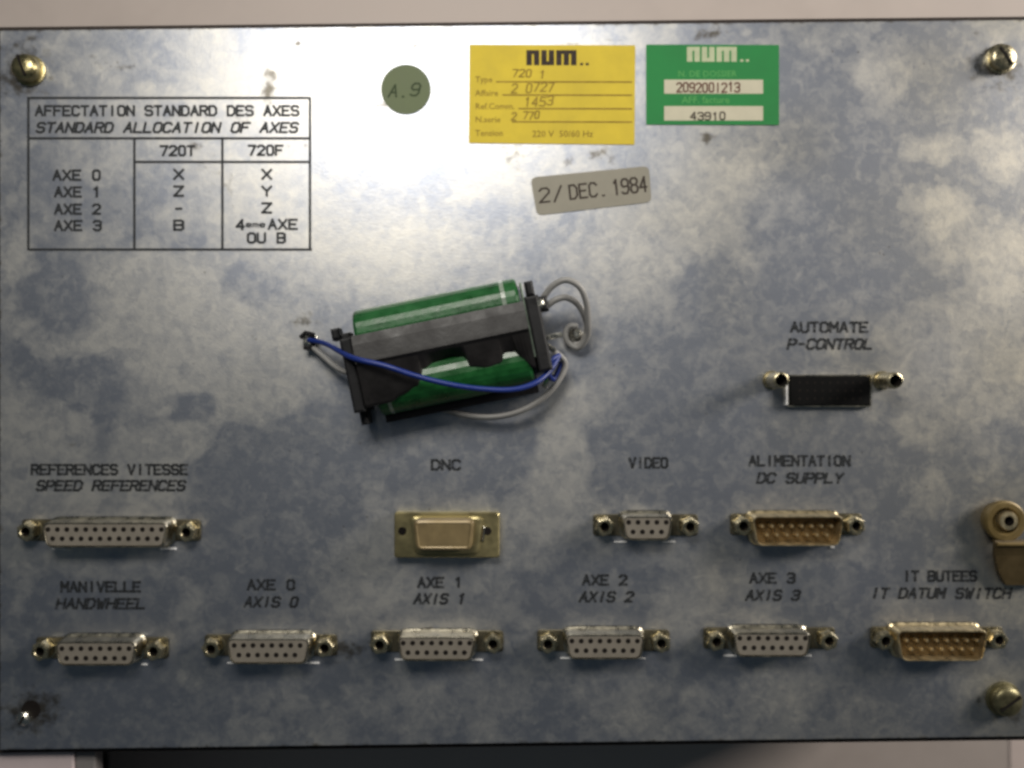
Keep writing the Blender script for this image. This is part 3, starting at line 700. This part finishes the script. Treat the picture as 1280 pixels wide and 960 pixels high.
b = MB(); b.loft([[(u, v, z) for u, v in ((-90, -71), (100, -72), (100, 62), (-94, 62))] for z in (.4, 10)], True, True); b.loft([[(-90, -71, z), (98, -72, z), (98, -60, z), (-90, -60, z)] for z in (10, 24, 27)], False, True); b.build('cradle_base', M['black'], bat)
# black cover bridging the two cells: faceted, with a cut-out lower edge
low0 = [(-104, -48), (-75, -48), (-60, -42), (-40, -36), (-28, -20), (-16, -12), (5, -9), (18, -12), (26, -27), (45, -32), (60, -30), (70, -22), (80, -24), (101, -44)]
low = []
for (ua, va), (ub, vb) in zip(low0[:-1], low0[1:]):
    for k in range(5):
        t_ = k / 5; low.append((ua + (ub - ua) * t_, va + (vb - va) * (t_ * t_ * (3 - 2 * t_))))
low.append(low0[-1])
vs = []; fs = []
for (u, vl) in low:
    prf = [(35.5, 60.5), (37, 66), (26, 69), (7, 72.5), (4, 73), (0, 70)]
    e = [(vl + 3, 64.5 if vl < -25 else 60), (vl, 62.5 if vl < -25 else 57), (vl + 1, 54)]
    vs += [(u, v, z) for v, z in prf + e]
n = 9
for i in range(len(low) - 1):
    for k in range(n - 1): fs.append((i * n + k, (i + 1) * n + k, (i + 1) * n + k + 1, i * n + k + 1))
fs += [tuple(range(n)), tuple(reversed(range((len(low) - 1) * n, len(low) * n)))]
b = MB(); b.add(vs, fs); b.build('bridge_cover', M['cover'], bat)
for u0, u1, v0, v1, nm in ((-120, -106, -52, 37, 'end_plate'), (103, 120, -48, 42, 'end_plate')):
    b = MB(); b.box(u0, u1, v0, v1, .4, 60, 3); b.build(nm, M['cradle'], bat)
b = MB(); b.box(-130, -120, 38, 52, 26, 50, 3); b.box(-119, -108, 36, 44, 26, 50, 2); b.build('tab', M['cradle'], bat)
b = MB(); b.box(-118, -109, -68, -48, 10, 40, 3); b.build('tab', M['cradle'], bat)
b = MB(); b.box(107, 117, 42, 60, 30, 58, 3); b.box(119, 130, 22, 40, 30, 54, 2.5); b.build('tab', M['cradle'], bat)
b = MB(); q = loc(674, 379, 59); b.loft([circ(6, 50, 14, q[0], q[1]), circ(6, 58, 14, q[0], q[1]), circ(3.5, 60, 14, q[0], q[1])], False, True)
b.build('screw', M['nickel'], bat)
b = MB(); cyl_u(b, 39, 33, [(77, 30.8), (82, 30.8)]); b.build('tape_and_glint', M['tape_glint'], bat)
b = MB(); cyl_u(b, -31, 33, [(-79, 30.8), (-75, 30.8)]); b.build('tape_and_glint', M['tape_glint'], bat)  # no tape on this cell: pale ring paints its highlights
b = MB(); b.box(101, 103.5, -30, 60, 20, 58, 1); b.build('insulator', M['tape_glint'], bat)
for a_, b_, h_ in (((690, 432), (702, 440), 30), ((688, 424), (700, 421), 34)):
    pass
# solder tags and wires
def wire(name, pts, r, m, label=None):
    mb = MB(); mb.tube(smooth_path([loc(*p_) for p_ in pts], 10), r, 10)
    return mb.build(name, m, bat, smooth=True, label=label)
wire('blue_wire', [(386, 425, 14), (408, 430, 30), (440, 447, 70), (480, 457, 80), (520, 470, 78), (560, 480, 76), (600, 486, 72), (640, 487, 68), (668, 479, 60), (686, 465, 48), (699, 444, 36)], 3.3, M['bwire'])
wire('blue_wire', [(699, 444, 36), (690, 450, 44), (684, 462, 40), (692, 474, 24), (702, 452, 22)], 3.0, M['bwire'])
wire('grey_wire', [(386, 429, 10), (402, 444, 16), (425, 462, 24), (450, 470, 26)], 3.4, M['gwire'])
wire('grey_wire', [(545, 508, 14), (580, 519, 14), (620, 521, 18), (655, 512, 22), (685, 492, 24), (703, 468, 22), (706, 452, 24), (694, 440, 34)], 3.6, M['gwire'])
wire('grey_wire', [(678, 374, 46), (690, 358, 54), (707, 350, 58), (724, 358, 56), (733, 378, 46), (735, 402, 34), (734, 420, 22), (724, 434, 12), (712, 430, 9), (707, 418, 9), (712, 408, 10), (722, 408, 12)], 3.9, M['gwire'])
wire('grey_wire', [(682, 384, 40), (694, 375, 44), (708, 372, 44), (722, 380, 38), (731, 396, 28), (734, 412, 14), (728, 426, 7), (718, 430, 5)], 4.0, M['gwire'])
for (px_, py_, hh, r_) in ((385, 426, 16, 6.5), (721, 418, 16, 5.5)):
    q = loc(px_, py_, hh); b = MB()
    b.loft([circ(r_ + 4, .4, 18, q[0], q[1]), circ(r_ + 3, 3, 18, q[0], q[1]), circ(r_, 4, 18, q[0], q[1]), circ(r_, hh - 2, 18, q[0], q[1]), circ(r_ * .6, hh, 18, q[0], q[1])], False, True)
    b.build('terminal_post', M['nickel'], bat, smooth=False)
b = MB(); b.tube([loc(*p_) for p_ in [(376, 422, 14), (382, 416, 16), (391, 418, 17), (394, 427, 15), (388, 435, 12), (380, 434, 12)]], 3.2, 8); b.build('wire_loop', M['black'], bat)
for p0, p1 in (((684, 422, 34), (702, 418, 30)), ((682, 430, 30), (694, 438, 30)), ((690, 466, 24), (680, 484, 18))):
    b = MB(); b.tube([loc(*p0), loc(*p1)], 3.4, 8); b.build('solder_tag', M['nickel'], bat)
